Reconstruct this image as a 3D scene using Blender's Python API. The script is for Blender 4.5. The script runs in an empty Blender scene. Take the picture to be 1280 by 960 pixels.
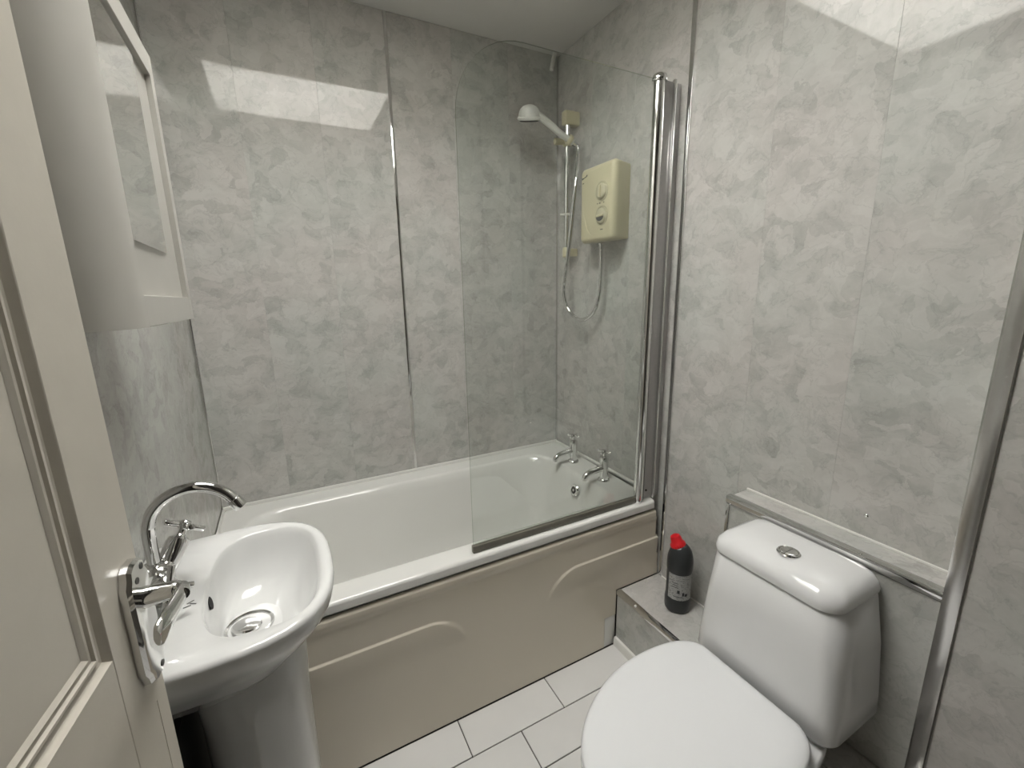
import bpy, bmesh, math, random
from mathutils import Vector, Matrix
random.seed(7)
S = bpy.context.scene
COL = S.collection

# ------------------------------------------------------------------ camera
cam_d = bpy.data.cameras.new('camera'); cam = bpy.data.objects.new('camera', cam_d); COL.objects.link(cam)
cam_d.sensor_width = 36.0; cam_d.lens = 36.0 * 543.9 / 1280.0; cam_d.clip_start = 0.02
def cam_axes(yaw, pitch, roll):
    f = Vector((math.sin(yaw)*math.cos(pitch), math.cos(yaw)*math.cos(pitch), math.sin(pitch)))
    r = Vector((math.cos(yaw), -math.sin(yaw), 0)); u = r.cross(f)
    return r*math.cos(roll)+u*math.sin(roll), u*math.cos(roll)-r*math.sin(roll), f
_r, _u, _f = cam_axes(math.radians(27.43666), math.radians(-12.35928), math.radians(-1.07505))
M = Matrix((( _r.x, _u.x, -_f.x, -1.15644), (_r.y, _u.y, -_f.y, -1.75037), (_r.z, _u.z, -_f.z, 1.29309), (0, 0, 0, 1)))
cam.matrix_world = M
S.camera = cam

# ------------------------------------------------------------------ world, light, exposure
world = bpy.data.worlds.new('world'); S.world = world; world.use_nodes = True
bg = world.node_tree.nodes['Background']; bg.inputs[0].default_value = (1.0, 0.90, 0.78, 1); bg.inputs[1].default_value = 0.02
SKYLIGHT = 20.0
S.view_settings.view_transform = 'Standard'; S.view_settings.look = 'None'
S.view_settings.exposure = 0.0; S.view_settings.gamma = 1.0; S.view_settings.use_curve_mapping = False

# ------------------------------------------------------------------ materials
def nodemat(name):
    m = bpy.data.materials.new(name); m.use_nodes = True
    return m, m.node_tree, m.node_tree.nodes['Principled BSDF']
def mat(name, col, rough=0.4, metal=0.0, coat=0.0, spec=0.5, noise=0.0, nscale=40.0, bump=0.0, bscale=120.0):
    m, nt, p = nodemat(name)
    p.inputs['Base Color'].default_value = (*col, 1); p.inputs['Roughness'].default_value = rough
    p.inputs['Metallic'].default_value = metal; p.inputs['Coat Weight'].default_value = coat
    p.inputs['Coat Roughness'].default_value = 0.05; p.inputs['Specular IOR Level'].default_value = spec
    if noise or bump:
        geo = nt.nodes.new('ShaderNodeNewGeometry')
    if noise:
        n = nt.nodes.new('ShaderNodeTexNoise'); n.inputs['Scale'].default_value = nscale; n.inputs['Detail'].default_value = 6
        r = nt.nodes.new('ShaderNodeValToRGB')
        r.color_ramp.elements[0].position = 0.3; r.color_ramp.elements[1].position = 0.7
        r.color_ramp.elements[0].color = (*[c*(1-noise) for c in col], 1); r.color_ramp.elements[1].color = (*[min(1, c*(1+noise*0.5)) for c in col], 1)
        nt.links.new(geo.outputs['Position'], n.inputs['Vector']); nt.links.new(n.outputs[0], r.inputs[0]); nt.links.new(r.outputs[0], p.inputs['Base Color'])
    if bump:
        n2 = nt.nodes.new('ShaderNodeTexNoise'); n2.inputs['Scale'].default_value = bscale; n2.inputs['Detail'].default_value = 3
        b = nt.nodes.new('ShaderNodeBump'); b.inputs['Strength'].default_value = bump; b.inputs['Distance'].default_value = 0.002
        nt.links.new(geo.outputs['Position'], n2.inputs['Vector']); nt.links.new(n2.outputs[0], b.inputs['Height']); nt.links.new(b.outputs[0], p.inputs['Normal'])
    return m

def marble(name, light, dark, rough=0.04):
    m, nt, p = nodemat(name); N = nt.nodes.new; L = nt.links.new
    geo = N('ShaderNodeNewGeometry'); info = N('ShaderNodeObjectInfo')
    off = N('ShaderNodeVectorMath'); off.operation = 'SCALE'; L(info.outputs['Random'], off.inputs['Scale']); off.inputs[0].default_value = (7.3, 3.1, 5.7)
    add = N('ShaderNodeVectorMath'); add.operation = 'ADD'; L(geo.outputs['Position'], add.inputs[0]); L(off.outputs[0], add.inputs[1])
    # warp
    wn = N('ShaderNodeTexNoise'); wn.inputs['Scale'].default_value = 9.0; wn.inputs['Detail'].default_value = 5; wn.inputs['Roughness'].default_value = 0.6
    L(add.outputs[0], wn.inputs['Vector'])
    sub = N('ShaderNodeVectorMath'); sub.operation = 'SUBTRACT'; L(wn.outputs['Color'], sub.inputs[0]); sub.inputs[1].default_value = (0.5, 0.5, 0.5)
    sc = N('ShaderNodeVectorMath'); sc.operation = 'SCALE'; sc.inputs['Scale'].default_value = 0.10; L(sub.outputs[0], sc.inputs[0])
    wp = N('ShaderNodeVectorMath'); wp.operation = 'ADD'; L(add.outputs[0], wp.inputs[0]); L(sc.outputs[0], wp.inputs[1])
    mp = N('ShaderNodeMapping'); mp.inputs['Scale'].default_value = (1.15, 1.15, 1.45); mp.inputs['Rotation'].default_value = (0.7, 0.6, 0.3); L(wp.outputs[0], mp.inputs['Vector'])
    v = N('ShaderNodeTexVoronoi'); v.feature = 'F1'; v.inputs['Scale'].default_value = 19.0; L(mp.outputs[0], v.inputs['Vector'])
    sep = N('ShaderNodeSeparateColor'); L(v.outputs['Color'], sep.inputs[0])
    n1 = N('ShaderNodeTexNoise'); n1.inputs['Scale'].default_value = 9.0; n1.inputs['Detail'].default_value = 9; n1.inputs['Roughness'].default_value = 0.62; n1.inputs['Distortion'].default_value = 0.6
    L(mp.outputs[0], n1.inputs['Vector'])
    n2 = N('ShaderNodeTexNoise'); n2.inputs['Scale'].default_value = 34.0; n2.inputs['Detail'].default_value = 6; n2.inputs['Distortion'].default_value = 1.5
    L(mp.outputs[0], n2.inputs['Vector'])
    a1 = N('ShaderNodeMath'); a1.operation = 'MULTIPLY_ADD'; L(sep.outputs[0], a1.inputs[0]); a1.inputs[1].default_value = 0.30; L(n1.outputs[0], a1.inputs[2])
    a2 = N('ShaderNodeMath'); a2.operation = 'MULTIPLY_ADD'; L(n2.outputs[0], a2.inputs[0]); a2.inputs[1].default_value = 0.30; L(a1.outputs[0], a2.inputs[2])
    r = N('ShaderNodeValToRGB'); e = r.color_ramp.elements
    e[0].position = 0.50; e[0].color = (*dark, 1); e[1].position = 1.0; e[1].color = (*light, 1)
    mid = e.new(0.74); mid.color = (*[0.42*d+0.58*l for d, l in zip(dark, light)], 1)
    L(a2.outputs[0], r.inputs[0])
    # fine wrinkle lines
    n3 = N('ShaderNodeTexNoise'); n3.inputs['Scale'].default_value = 12.0; n3.inputs['Detail'].default_value = 7; n3.inputs['Distortion'].default_value = 1.0; L(mp.outputs[0], n3.inputs['Vector'])
    d = N('ShaderNodeMath'); d.operation = 'SUBTRACT'; L(n3.outputs[0], d.inputs[0]); d.inputs[1].default_value = 0.5
    ab = N('ShaderNodeMath'); ab.operation = 'ABSOLUTE'; L(d.outputs[0], ab.inputs[0])
    rr = N('ShaderNodeMapRange'); rr.inputs['From Min'].default_value = 0.0; rr.inputs['From Max'].default_value = 0.022; rr.inputs['To Min'].default_value = 0.88; rr.inputs['To Max'].default_value = 1.0; L(ab.outputs[0], rr.inputs['Value'])
    # soft tint drift
    n4 = N('ShaderNodeTexNoise'); n4.inputs['Scale'].default_value = 2.6; n4.inputs['Detail'].default_value = 2; L(add.outputs[0], n4.inputs['Vector'])
    tr = N('ShaderNodeValToRGB'); tr.color_ramp.elements[0].position = 0.38; tr.color_ramp.elements[1].position = 0.62
    tr.color_ramp.elements[0].color = (1.0, 0.975, 0.962, 1); tr.color_ramp.elements[1].color = (0.965, 0.982, 0.962, 1); L(n4.outputs[0], tr.inputs[0])
    m1 = N('ShaderNodeMix'); m1.data_type = 'RGBA'; m1.blend_type = 'MULTIPLY'; m1.inputs[0].default_value = 1.0
    L(r.outputs[0], m1.inputs[6]); L(tr.outputs[0], m1.inputs[7])
    m2 = N('ShaderNodeVectorMath'); m2.operation = 'SCALE'; L(m1.outputs[2], m2.inputs[0]); L(rr.outputs[0], m2.inputs['Scale'])
    L(m2.outputs[0], p.inputs['Base Color'])
    p.inputs['Roughness'].default_value = rough; p.inputs['Specular IOR Level'].default_value = 0.5
    return m

MARBLE = marble('grey_marble_pvc', (0.565, 0.56, 0.538), (0.405, 0.40, 0.38))
SUBSTRATE = mat('wall_substrate', (0.25, 0.25, 0.24), 0.8, noise=0.1)
PAINT = mat('ceiling_paint', (0.70, 0.69, 0.66), 0.75, noise=0.03, nscale=6, bump=0.15, bscale=60)
LININGWHITE = mat('shaft_lining_white', (0.82, 0.81, 0.78), 0.6, noise=0.02, nscale=6)
WHITEPAINT = mat('white_gloss_paint', (0.62, 0.58, 0.505), 0.35, noise=0.03, nscale=25, bump=0.05, bscale=200)
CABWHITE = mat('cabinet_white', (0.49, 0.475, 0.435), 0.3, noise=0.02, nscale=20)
CERAMIC = mat('vitreous_china', (0.80, 0.80, 0.795), 0.07, coat=0.4, noise=0.01, nscale=8)
BASINWHITE = mat('basin_china', (0.71, 0.71, 0.695), 0.07, coat=0.4, noise=0.01, nscale=8)
SEATWHITE = mat('seat_plastic', (0.81, 0.815, 0.82), 0.28, noise=0.01, nscale=8)
ACRYLIC = mat('bath_acrylic', (0.76, 0.755, 0.72), 0.12, coat=0.3, noise=0.015, nscale=5)
PANELCREAM = mat('bath_panel_acrylic', (0.73, 0.67, 0.56), 0.22, coat=0.2, noise=0.02, nscale=5)
CHROME = mat('chrome', (0.78, 0.78, 0.77), 0.07, metal=1.0, noise=0.05, nscale=60)
SATIN = mat('satin_channel', (0.46, 0.45, 0.44), 0.28, metal=0.25, noise=0.05, nscale=90)
ALU = mat('polished_aluminium', (0.70, 0.69, 0.68), 0.22, metal=1.0, noise=0.04, nscale=80)
CREAM = mat('cream_plastic', (0.60, 0.56, 0.38), 0.28, noise=0.02, nscale=20)
CREAMDARK = mat('cream_plastic_dial', (0.54, 0.51, 0.37), 0.25, noise=0.02, nscale=20)
SHOWERWHITE = mat('shower_head_plastic', (0.66, 0.66, 0.62), 0.3, noise=0.02, nscale=20)
DARK = mat('dark_rubber', (0.045, 0.042, 0.035), 0.4, noise=0.1)
SEAL = mat('smoked_seal_strip', (0.16, 0.15, 0.12), 0.3, noise=0.1)
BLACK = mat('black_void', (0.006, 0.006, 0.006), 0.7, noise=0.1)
INK = mat('grey_ink', (0.10, 0.10, 0.09), 0.5, noise=0.05)
TILE = mat('white_floor_tile', (0.76, 0.75, 0.73), 0.22, noise=0.03, nscale=7)
GROUT = mat('dark_grout', (0.06, 0.055, 0.05), 0.9, noise=0.2)
WHITEPVC = mat('white_pvc_trim', (0.78, 0.77, 0.73), 0.3, noise=0.02, nscale=20)
BOTTLE = mat('charcoal_bottle_plastic', (0.030, 0.033, 0.035), 0.28, noise=0.1)
RED = mat('red_cap_plastic', (0.62, 0.012, 0.018), 0.35, noise=0.05)
MIRROR = mat('mirror_pane', (0.80, 0.80, 0.78), 0.015, metal=1.0, noise=0.02, nscale=10)
LOWBOUNCE = mat('dark_low_bounce', (0.10, 0.09, 0.075), 0.7, noise=0.05, nscale=5)  # near-black tone put in to cut light bounced off the unseen front wall
WOOD = mat('hall_floor_wood', (0.22, 0.15, 0.09), 0.5, noise=0.2)

def label_mat():
    m, nt, p = nodemat('silver_label'); N = nt.nodes.new; L = nt.links.new
    tc = N('ShaderNodeNewGeometry'); mp = N('ShaderNodeMapping'); mp.inputs['Scale'].default_value = (140, 140, 420); L(tc.outputs['Position'], mp.inputs['Vector'])
    n = N('ShaderNodeTexNoise'); n.inputs['Scale'].default_value = 1.0; n.inputs['Detail'].default_value = 2; L(mp.outputs[0], n.inputs['Vector'])
    r = N('ShaderNodeValToRGB'); r.color_ramp.elements[0].position = 0.34; r.color_ramp.elements[1].position = 0.48
    r.color_ramp.elements[0].color = (0.15, 0.15, 0.15, 1); r.color_ramp.elements[1].color = (0.40, 0.40, 0.39, 1)
    L(n.outputs[0], r.inputs[0]); L(r.outputs[0], p.inputs['Base Color']); p.inputs['Roughness'].default_value = 0.3; return m
LABEL = label_mat()

def glass_mat():
    m, nt, p = nodemat('clear_screen_glass'); N = nt.nodes.new; L = nt.links.new
    out = nt.nodes['Material Output']; nt.nodes.remove(p)
    t = N('ShaderNodeBsdfTransparent'); t.inputs[0].default_value = (0.955, 0.968, 0.958, 1)
    g = N('ShaderNodeBsdfGlossy'); g.inputs['Roughness'].default_value = 0.01; g.inputs[0].default_value = (1, 1, 1, 1)
    # Schlick reflectance, the same from both sides of the pane
    lw = N('ShaderNodeLayerWeight'); lw.inputs[0].default_value = 0.5
    pw = N('ShaderNodeMath'); pw.operation = 'POWER'; L(lw.outputs['Facing'], pw.inputs[0]); pw.inputs[1].default_value = 5.0
    f = N('ShaderNodeMath'); f.operation = 'MULTIPLY_ADD'; L(pw.outputs[0], f.inputs[0]); f.inputs[1].default_value = 0.96; f.inputs[2].default_value = 0.035
    mx = N('ShaderNodeMixShader'); L(f.outputs[0], mx.inputs[0]); L(t.outputs[0], mx.inputs[1]); L(g.outputs[0], mx.inputs[2])
    L(mx.outputs[0], out.inputs[0]); return m
GLASS = glass_mat()
def edge_mat():
    m, nt, p = nodemat('polished_glass_edge'); N = nt.nodes.new; L = nt.links.new
    out = nt.nodes['Material Output']; nt.nodes.remove(p)
    t = N('ShaderNodeBsdfTransparent'); t.inputs[0].default_value = (0.56, 0.60, 0.54, 1)
    g = N('ShaderNodeBsdfGlossy'); g.inputs['Roughness'].default_value = 0.12; g.inputs[0].default_value = (0.9, 0.95, 0.9, 1)
    mx = N('ShaderNodeMixShader'); mx.inputs[0].default_value = 0.35; L(t.outputs[0], mx.inputs[1]); L(g.outputs[0], mx.inputs[2]); L(mx.outputs[0], out.inputs[0]); return m
GLASSEDGE = edge_mat()

def emit_mat():
    m, nt, p = nodemat('daylit_diffuser'); 
    p.inputs['Base Color'].default_value = (0.8, 0.8, 0.8, 1)
    p.inputs['Emission Color'].default_value = (1.0, 0.99, 0.96, 1); p.inputs['Emission Strength'].default_value = SKYLIGHT
    return m
DAYLIT = emit_mat()

# ------------------------------------------------------------------ mesh helpers (world coordinates)
def new(): return bmesh.new()
def box(bm, a, b, bev=0.0, seg=2):
    lo = Vector([min(p, q) for p, q in zip(a, b)]); hi = Vector([max(p, q) for p, q in zip(a, b)])
    r = bmesh.ops.create_cube(bm, size=1.0); vs = r['verts']
    for v in vs: v.co = Vector([l+(c+0.5)*(h-l) for c, l, h in zip(v.co, lo, hi)])
    if bev:
        es = list({e for v in vs for e in v.link_edges})
        bmesh.ops.bevel(bm, geom=es, offset=bev, offset_type='OFFSET', segments=seg, profile=0.5, affect='EDGES', clamp_overlap=True)
    return bm
def loft(bm, rings, cap0=True, cap1=True, closed=True):
    vr = [[bm.verts.new(p) for p in r] for r in rings]
    n = len(rings[0])
    for a, b in zip(vr[:-1], vr[1:]):
        for i in range(n if closed else n-1):
            j = (i+1) % n
            bm.faces.new((a[i], a[j], b[j], b[i]))
    if cap0 and closed: bm.faces.new(list(reversed(vr[0])))
    if cap1 and closed: bm.faces.new(vr[-1])
    return bm
def basis(d):
    d = Vector(d).normalized(); up = Vector((0, 0, 1)) if abs(d.z) < 0.9 else Vector((1, 0, 0))
    u = d.cross(up).normalized(); return d, u, u.cross(d).normalized()
def circle(c, u, w, r, n=16, r2=None):
    r2 = r if r2 is None else r2
    return [Vector(c)+u*(r*math.cos(2*math.pi*i/n))+w*(r2*math.sin(2*math.pi*i/n)) for i in range(n)]
def cyl(bm, p, q, r, r2=None, n=20, bev=0.0):
    p, q = Vector(p), Vector(q); d, u, w = basis(q-p); r2 = r if r2 is None else r2
    if bev:
        rings = [circle(p, u, w, r-bev, n), circle(p+d*bev*0.3, u, w, r-bev*0.3, n), circle(p+d*bev, u, w, r, n), circle(q-d*bev, u, w, r2, n), circle(q-d*bev*0.3, u, w, r2-bev*0.3, n), circle(q, u, w, r2-bev, n)]
    else: rings = [circle(p, u, w, r, n), circle(q, u, w, r2, n)]
    return loft(bm, rings)
def lathe(bm, c, axis, prof, n=28):            # prof: (radius, distance along axis)
    d, u, w = basis(axis); c = Vector(c)
    return loft(bm, [circle(c+d*h, u, w, max(r, 1e-5), n) for r, h in prof])
def spline(pts, k=8, closed=False):
    P = [Vector(p) for p in pts]; out = []; n = len(P)
    rng = range(n if closed else n-1)
    for i in rng:
        if closed: p0, p1, p2, p3 = P[(i-1) % n], P[i], P[(i+1) % n], P[(i+2) % n]
        else: p0, p1, p2, p3 = P[max(i-1, 0)], P[i], P[i+1], P[min(i+2, n-1)]
        for s in range(k):
            t = s/k
            out.append(0.5*((2*p1)+(p2-p0)*t+(2*p0-5*p1+4*p2-p3)*t*t+(3*p1-p0-3*p2+p3)*t**3))
    if not closed: out.append(P[-1])
    return out
def tube(bm, pts, r, n=12, rfun=None):
    pts = [Vector(p) for p in pts]; rings = []; u = None
    for i, p in enumerate(pts):
        t = (pts[min(i+1, len(pts)-1)]-pts[max(i-1, 0)]).normalized()
        if u is None: _, u, _ = basis(t)
        u = (u-t*u.dot(t)).normalized(); w = t.cross(u)
        rr = rfun(i/(len(pts)-1)) if rfun else r
        rings.append(circle(p, u, w, rr, n))
    return loft(bm, rings)
def prism(bm, poly, z0, z1):                    # poly: list of (x, y)
    return loft(bm, [[Vector((x, y, z0)) for x, y in poly], [Vector((x, y, z1)) for x, y in poly]])
def rrect(x0, x1, y0, y1, r, z, n=6):
    out = []
    for cx, cy, a0 in ((x1-r, y1-r, 0), (x0+r, y1-r, 90), (x0+r, y0+r, 180), (x1-r, y0+r, 270)):
        for i in range(n+1):
            a = math.radians(a0+90*i/n); out.append(Vector((cx+r*math.cos(a), cy+r*math.sin(a), z)))
    return out

def link(name, bm, m, parent=None, base=None, smooth=38.0, mats=None):
    bmesh.ops.recalc_face_normals(bm, faces=bm.faces)
    ang = math.radians(smooth)
    for f in bm.faces: f.smooth = True
    for e in bm.edges:
        e.smooth = not (len(e.link_faces) == 2 and e.calc_face_angle(0) > ang)
    if parent is not None:
        o0 = Vector(parent['_o'])
    else:
        if base is None:
            lo = Vector([min(v.co[i] for v in bm.verts) for i in range(3)]); hi = Vector([max(v.co[i] for v in bm.verts) for i in range(3)])
            base = Vector(((lo.x+hi.x)/2, (lo.y+hi.y)/2, lo.z))
        o0 = Vector(base)
    bmesh.ops.translate(bm, verts=bm.verts, vec=-o0)
    me = bpy.data.meshes.new(name); bm.to_mesh(me); bm.free()
    for mm in (mats or [m]): me.materials.append(mm)
    o = bpy.data.objects.new(name, me); COL.objects.link(o)
    if parent is not None: o.parent = parent
    else: o.location = o0
    o['_o'] = list(o0)
    return o
def tag(o, label=None, cat=None, group=None, kind=None):
    if label: o['label'] = label
    if cat: o['category'] = cat
    if group: o['group'] = group
    if kind: o['kind'] = kind
    return o
def thing(name, loc, label=None, cat=None, group=None, kind=None):
    o = bpy.data.objects.new(name, None); COL.objects.link(o); o.location = loc; o['_o'] = list(loc); o.empty_display_size = 0.05
    return tag(o, label, cat, group, kind)
def structure(name, bm, m, label, parent=None, cat=None):
    o = link(name, bm, m, parent); return tag(o, label, cat, None, 'structure' if parent is None else None)

# ================================================================== SETTING
LX, H, FY, PX, PY = -1.426, 2.245, -1.95, -0.10, -1.487
RIMZ = 0.537

# floor: grout bed with individual brick-bond tiles
bm = new(); box(bm, (-1.75, -2.6, -0.06), (0.06, 0.0, -0.0045))
floor = structure('floor', bm, GROUT, 'white oblong tiles in brick bond with dark joints', cat='floor')
TL, TW, G = 0.3125, 0.122, 0.0028
meshes = {}
row = 0; y1 = -0.6995
while y1 > FY:
    y0 = y1-TW
    xs = -0.509+TL*3 - (0 if row % 2 == 0 else 0.156)
    while xs > LX:
        a, b = max(xs-TL, LX), min(xs, 0.0)
        # keep clear of the low boxing
        lim = -0.203
        if b > lim: b = lim
        if b-a > 0.02:
            bm = new(); box(bm, (a+G/2, y0+G/2, -0.006), (b-G/2, y1-G/2, random.uniform(-0.0006, 0.0)), bev=0.0012, seg=1)
            link('tile', bm, TILE, floor)
        xs -= TL
    y1 = y0; row += 1

def panels_x(parent, edges, y, z0, z1):          # panels of the back wall
    for a, b in zip(edges[:-1], edges[1:]):
        bm = new(); box(bm, (a+0.00005, y, z0), (b-0.00005, y+0.008, z1), bev=0.0004, seg=1); link('panel', bm, MARBLE, parent)
def panels_y(parent, edges, x, z0, z1, s=1):     # panels of the side walls
    for a, b in zip(edges[:-1], edges[1:]):
        bm = new(); box(bm, (x, a-0.00005, z0), (x+0.008*s, b+0.00005, z1), bev=0.0004, seg=1); link('panel', bm, MARBLE, parent)

bm = new(); box(bm, (-1.5, 0.008, -0.06), (0.07, 0.07, H)); wb = structure('wall_back', bm, SUBSTRATE, 'wall behind the bath, clad in upright grey marble-effect panels', cat='wall')
panels_x(wb, [LX, -1.205, -0.965, -0.722, -0.48, -0.24, 0.0], 0.0, 0.0, H-0.001)
bm = new(); box(bm, (0.008, FY-0.06, -0.06), (0.07, 0.008, H)); wr = structure('wall_right', bm, SUBSTRATE, 'wall behind the toilet and shower, clad in grey marble-effect panels', cat='wall')
panels_y(wr, [0.0, -0.24, -0.478, -0.716, -0.985, -1.23, PY-0.02], 0.0, 0.0, H-0.001)
# projecting part of the right wall nearest the door
bm = new(); box(bm, (PX+0.008, FY, 0.0005), (-0.0005, PY-0.0005, H-0.0005)); wp = structure('wall_right.001', bm, SUBSTRATE, 'projecting panelled wall to the right of the wide metal corner trim', cat='wall')
bm = new(); box(bm, (PX, FY, 0), (PX+0.008, PY-0.0005, H-0.001), bev=0.001, seg=1); link('panel', bm, MARBLE, wp)
bm = new(); box(bm, (LX-0.07, FY-0.06, -0.06), (LX-0.008, 0.008, H)); wl = structure('wall_left', bm, SUBSTRATE, 'dim wall behind the basin, clad in grey marble-effect panels', cat='wall')
panels_y(wl, [0.0, -0.245, -0.49, -0.735, -0.98, -1.225, -1.47, -1.715, FY], LX, 0.0, H-0.001, -1)
bm = new()
box(bm, (LX, FY-0.10, 0), (-1.405, FY, H)); box(bm, (-0.66, FY-0.10, 0), (0.0, FY, H)); box(bm, (-1.405, FY-0.10, 2.0), (-0.66, FY, H))
structure('wall_front', bm, LOWBOUNCE, 'painted wall holding the doorway, behind the viewer', cat='wall')
# ceiling with the rooflight opening
SX0, SX1, SY0, SY1 = -1.333, -0.560, -1.215, -0.665
bm = new()
box(bm, (LX-0.07, FY-0.1, H), (SX0-0.02, 0.07, H+0.06)); box(bm, (SX1+0.02, FY-0.1, H), (0.07, 0.07, H+0.06))
box(bm, (SX0-0.02, SY1+0.02, H), (SX1+0.02, 0.07, H+0.06)); box(bm, (SX0-0.02, FY-0.1, H), (SX1+0.02, SY0-0.02, H+0.06))
structure('ceiling', bm, PAINT, 'plain painted ceiling above the bath', cat='ceiling')
win = tag(thing('window_1', ((SX0+SX1)/2, (SY0+SY1)/2, H)), 'flat rooflight in the ceiling, seen only as bright reflections in the wall panels', 'window', None, 'structure')
# lined shaft up to the rooflight pane
SL, SR = 0.23, 0.25
def roof_z(x): return H+SL+(SR-SL)*(x-SX0)/(SX1-SX0)
bm = new()
for (ax, ay), (bx, by) in (((SX0-0.02, SY0-0.02), (SX1+0.02, SY0)), ((SX0-0.02, SY1), (SX1+0.02, SY1+0.02)), ((SX0-0.02, SY0), (SX0, SY1)), ((SX1, SY0), (SX1+0.02, SY1))):
    q = [(ax, ay), (bx, ay), (bx, by), (ax, by)]
    loft(bm, [[Vector((x, y, H+0.0005)) for x, y in q], [Vector((x, y, roof_z(x)+0.02)) for x, y in q]])
link('shaft_lining', bm, LININGWHITE, win)
bm = new()
for (ax, ay), (bx, by) in (((SX0, SY0), (SX1, SY0+0.02)), ((SX0, SY1-0.02), (SX1, SY1)), ((SX0, SY0+0.02), (SX0+0.02, SY1-0.02)), ((SX1-0.02, SY0+0.02), (SX1, SY1-0.02))):
    q = [(ax, ay), (bx, ay), (bx, by), (ax, by)]
    loft(bm, [[Vector((x, y, roof_z(x)-0.015)) for x, y in q], [Vector((x, y, roof_z(x)+0.02)) for x, y in q]])
link('window_frame', bm, WHITEPVC, win)
bm = new(); q = [(SX0+0.004, SY0+0.004), (SX1-0.004, SY0+0.004), (SX1-0.004, SY1-0.004), (SX0+0.004, SY1-0.004)]
loft(bm, [[Vector((x, y, roof_z(x)+0.002)) for x, y in q], [Vector((x, y, roof_z(x)+0.012)) for x, y in q]])
link('window_pane', bm, DAYLIT, win)

# chrome joint strips and corner beads
def strip(name, a, b, label, m=CHROME, bev=0.0015):
    bm = new(); box(bm, a, b, bev=bev, seg=2); return tag(link(name, bm, m), label, 'trim', None, 'structure')
strip('trim_1', (-0.7275, -0.005, RIMZ+0.012), (-0.7165, 0.0, H-0.002), 'upright chrome joint strip in the middle of the back wall')
strip('trim_2', (-0.006, -0.7235, 0.2285), (-0.0002, -0.7085, H-0.002), 'upright chrome joint strip on the right wall beside the bath screen')
strip('trim_3', (LX, -0.006, RIMZ+0.012), (LX+0.006, 0.0, H-0.002), 'thin dark chrome corner bead in the back left corner', ALU)
strip('trim_4', (-0.008, -0.008, RIMZ+0.01), (0.0, 0.0, H-0.002), 'thin chrome corner bead in the corner beside the shower rail')
bm = new()
prism(bm, [(PX-0.003, PY+0.0015), (0.0, PY+0.0015), (0.0, PY-0.0005), (PX-0.001, PY-0.0005), (PX-0.001, PY-0.024), (PX-0.003, PY-0.026), (PX-0.0055, PY-0.024), (PX-0.0055, PY-0.003)], 0.0, H-0.002)
tag(link('trim_5', bm, ALU), 'wide upright metal corner trim at the right end of the boxing', 'trim', None, 'structure')

# low boxing along the floor and taller boxing behind the cistern
LBX, LBZ, TBX, TBZ, TBY = -0.20, 0.224, -0.088, 0.704, -1.019
lb = thing('low_pipe_boxing', (LBX/2, -1.09, 0), 'low grey panelled ledge along the floor carrying the bottle', 'boxing')
bm = new(); box(bm, (LBX+0.008, -1.485, 0), (0, -0.708, LBZ-0.008)); link('core', bm, SUBSTRATE, lb)
bm = new(); box(bm, (LBX, -1.485, 0), (LBX+0.008, -0.702, LBZ-0.002), bev=0.001, seg=1); link('front_panel', bm, MARBLE, lb)
bm = new(); box(bm, (LBX+0.002, -1.485, LBZ-0.008), (-0.0005, -0.702, LBZ), bev=0.001, seg=1); link('top_panel', bm, MARBLE, lb)
bm = new(); prism(bm, [(0, 0), (0, -0.016), (-0.002, -0.016), (-0.0035, -0.012), (-0.0035, -0.001), (-0.001, 0.0025), (0.011, 0.0025), (0.015, 0.001), (0.015, 0)], 0, 1)
for v in bm.verts:
    px, pz, t = v.co; v.co = Vector((LBX+px, -0.703-t*0.78, LBZ+pz))
link('chrome_edge_trim', bm, CHROME, lb)
bm = new(); prism(bm, [(0, 0), (-0.011, 0), (-0.011, 0.026), (-0.008, 0.032), (0, 0.034)], 0, 1)
for v in bm.verts:
    px, pz, t = v.co; v.co = Vector((LBX+px, -0.703-t*0.78, pz))
tag(link('skirting', bm, WHITEPVC, lb), 'white skirting strip')
bm = new(); cyl(bm, (LBX-0.001, -0.795, LBZ+0.002), (LBX-0.004, -0.795, LBZ+0.005), 0.005, 0.003, n=10); link('fixing_blob', bm, WHITEPVC, lb)
bm = new(); box(bm, (-0.006, -1.015, LBZ-0.001), (-0.0003, -0.722, LBZ+0.004), bev=0.002); link('sealant_bead', bm, WHITEPVC, lb)

tb = thing('cistern_boxing', (TBX/2, -1.25, LBZ), 'tall grey panelled boxing with a narrow chrome-edged shelf behind the cistern', 'boxing')
bm = new(); box(bm, (TBX+0.008, PY+0.002, LBZ+0.0035), (0, TBY-0.008, TBZ-0.008)); link('core', bm, SUBSTRATE, tb)
bm = new(); box(bm, (TBX, PY+0.002, LBZ+0.0035), (TBX+0.008, TBY, TBZ-0.003), bev=0.001, seg=1); link('front_panel', bm, MARBLE, tb)
bm = new(); box(bm, (TBX, TBY-0.008, LBZ+0.0035), (-0.0005, TBY, TBZ-0.003), bev=0.001, seg=1); link('end_panel', bm, MARBLE, tb)
bm = new(); box(bm, (TBX+0.002, PY+0.002, TBZ-0.008), (-0.0005, TBY, TBZ), bev=0.001, seg=1); link('shelf_panel', bm, MARBLE, tb)
bm = new(); prism(bm, [(0, 0), (0, -0.020), (-0.002, -0.020), (-0.005, -0.016), (-0.006, -0.004), (-0.003, 0.003), (0.008, 0.004), (0.019, 0.002), (0.019, 0)], 0, 1)
for v in bm.verts:
    px, pz, t = v.co; v.co = Vector((TBX+px, TBY+0.003-t*(TBY-PY), TBZ+pz))
link('chrome_edge_trim', bm, CHROME, tb)
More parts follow.
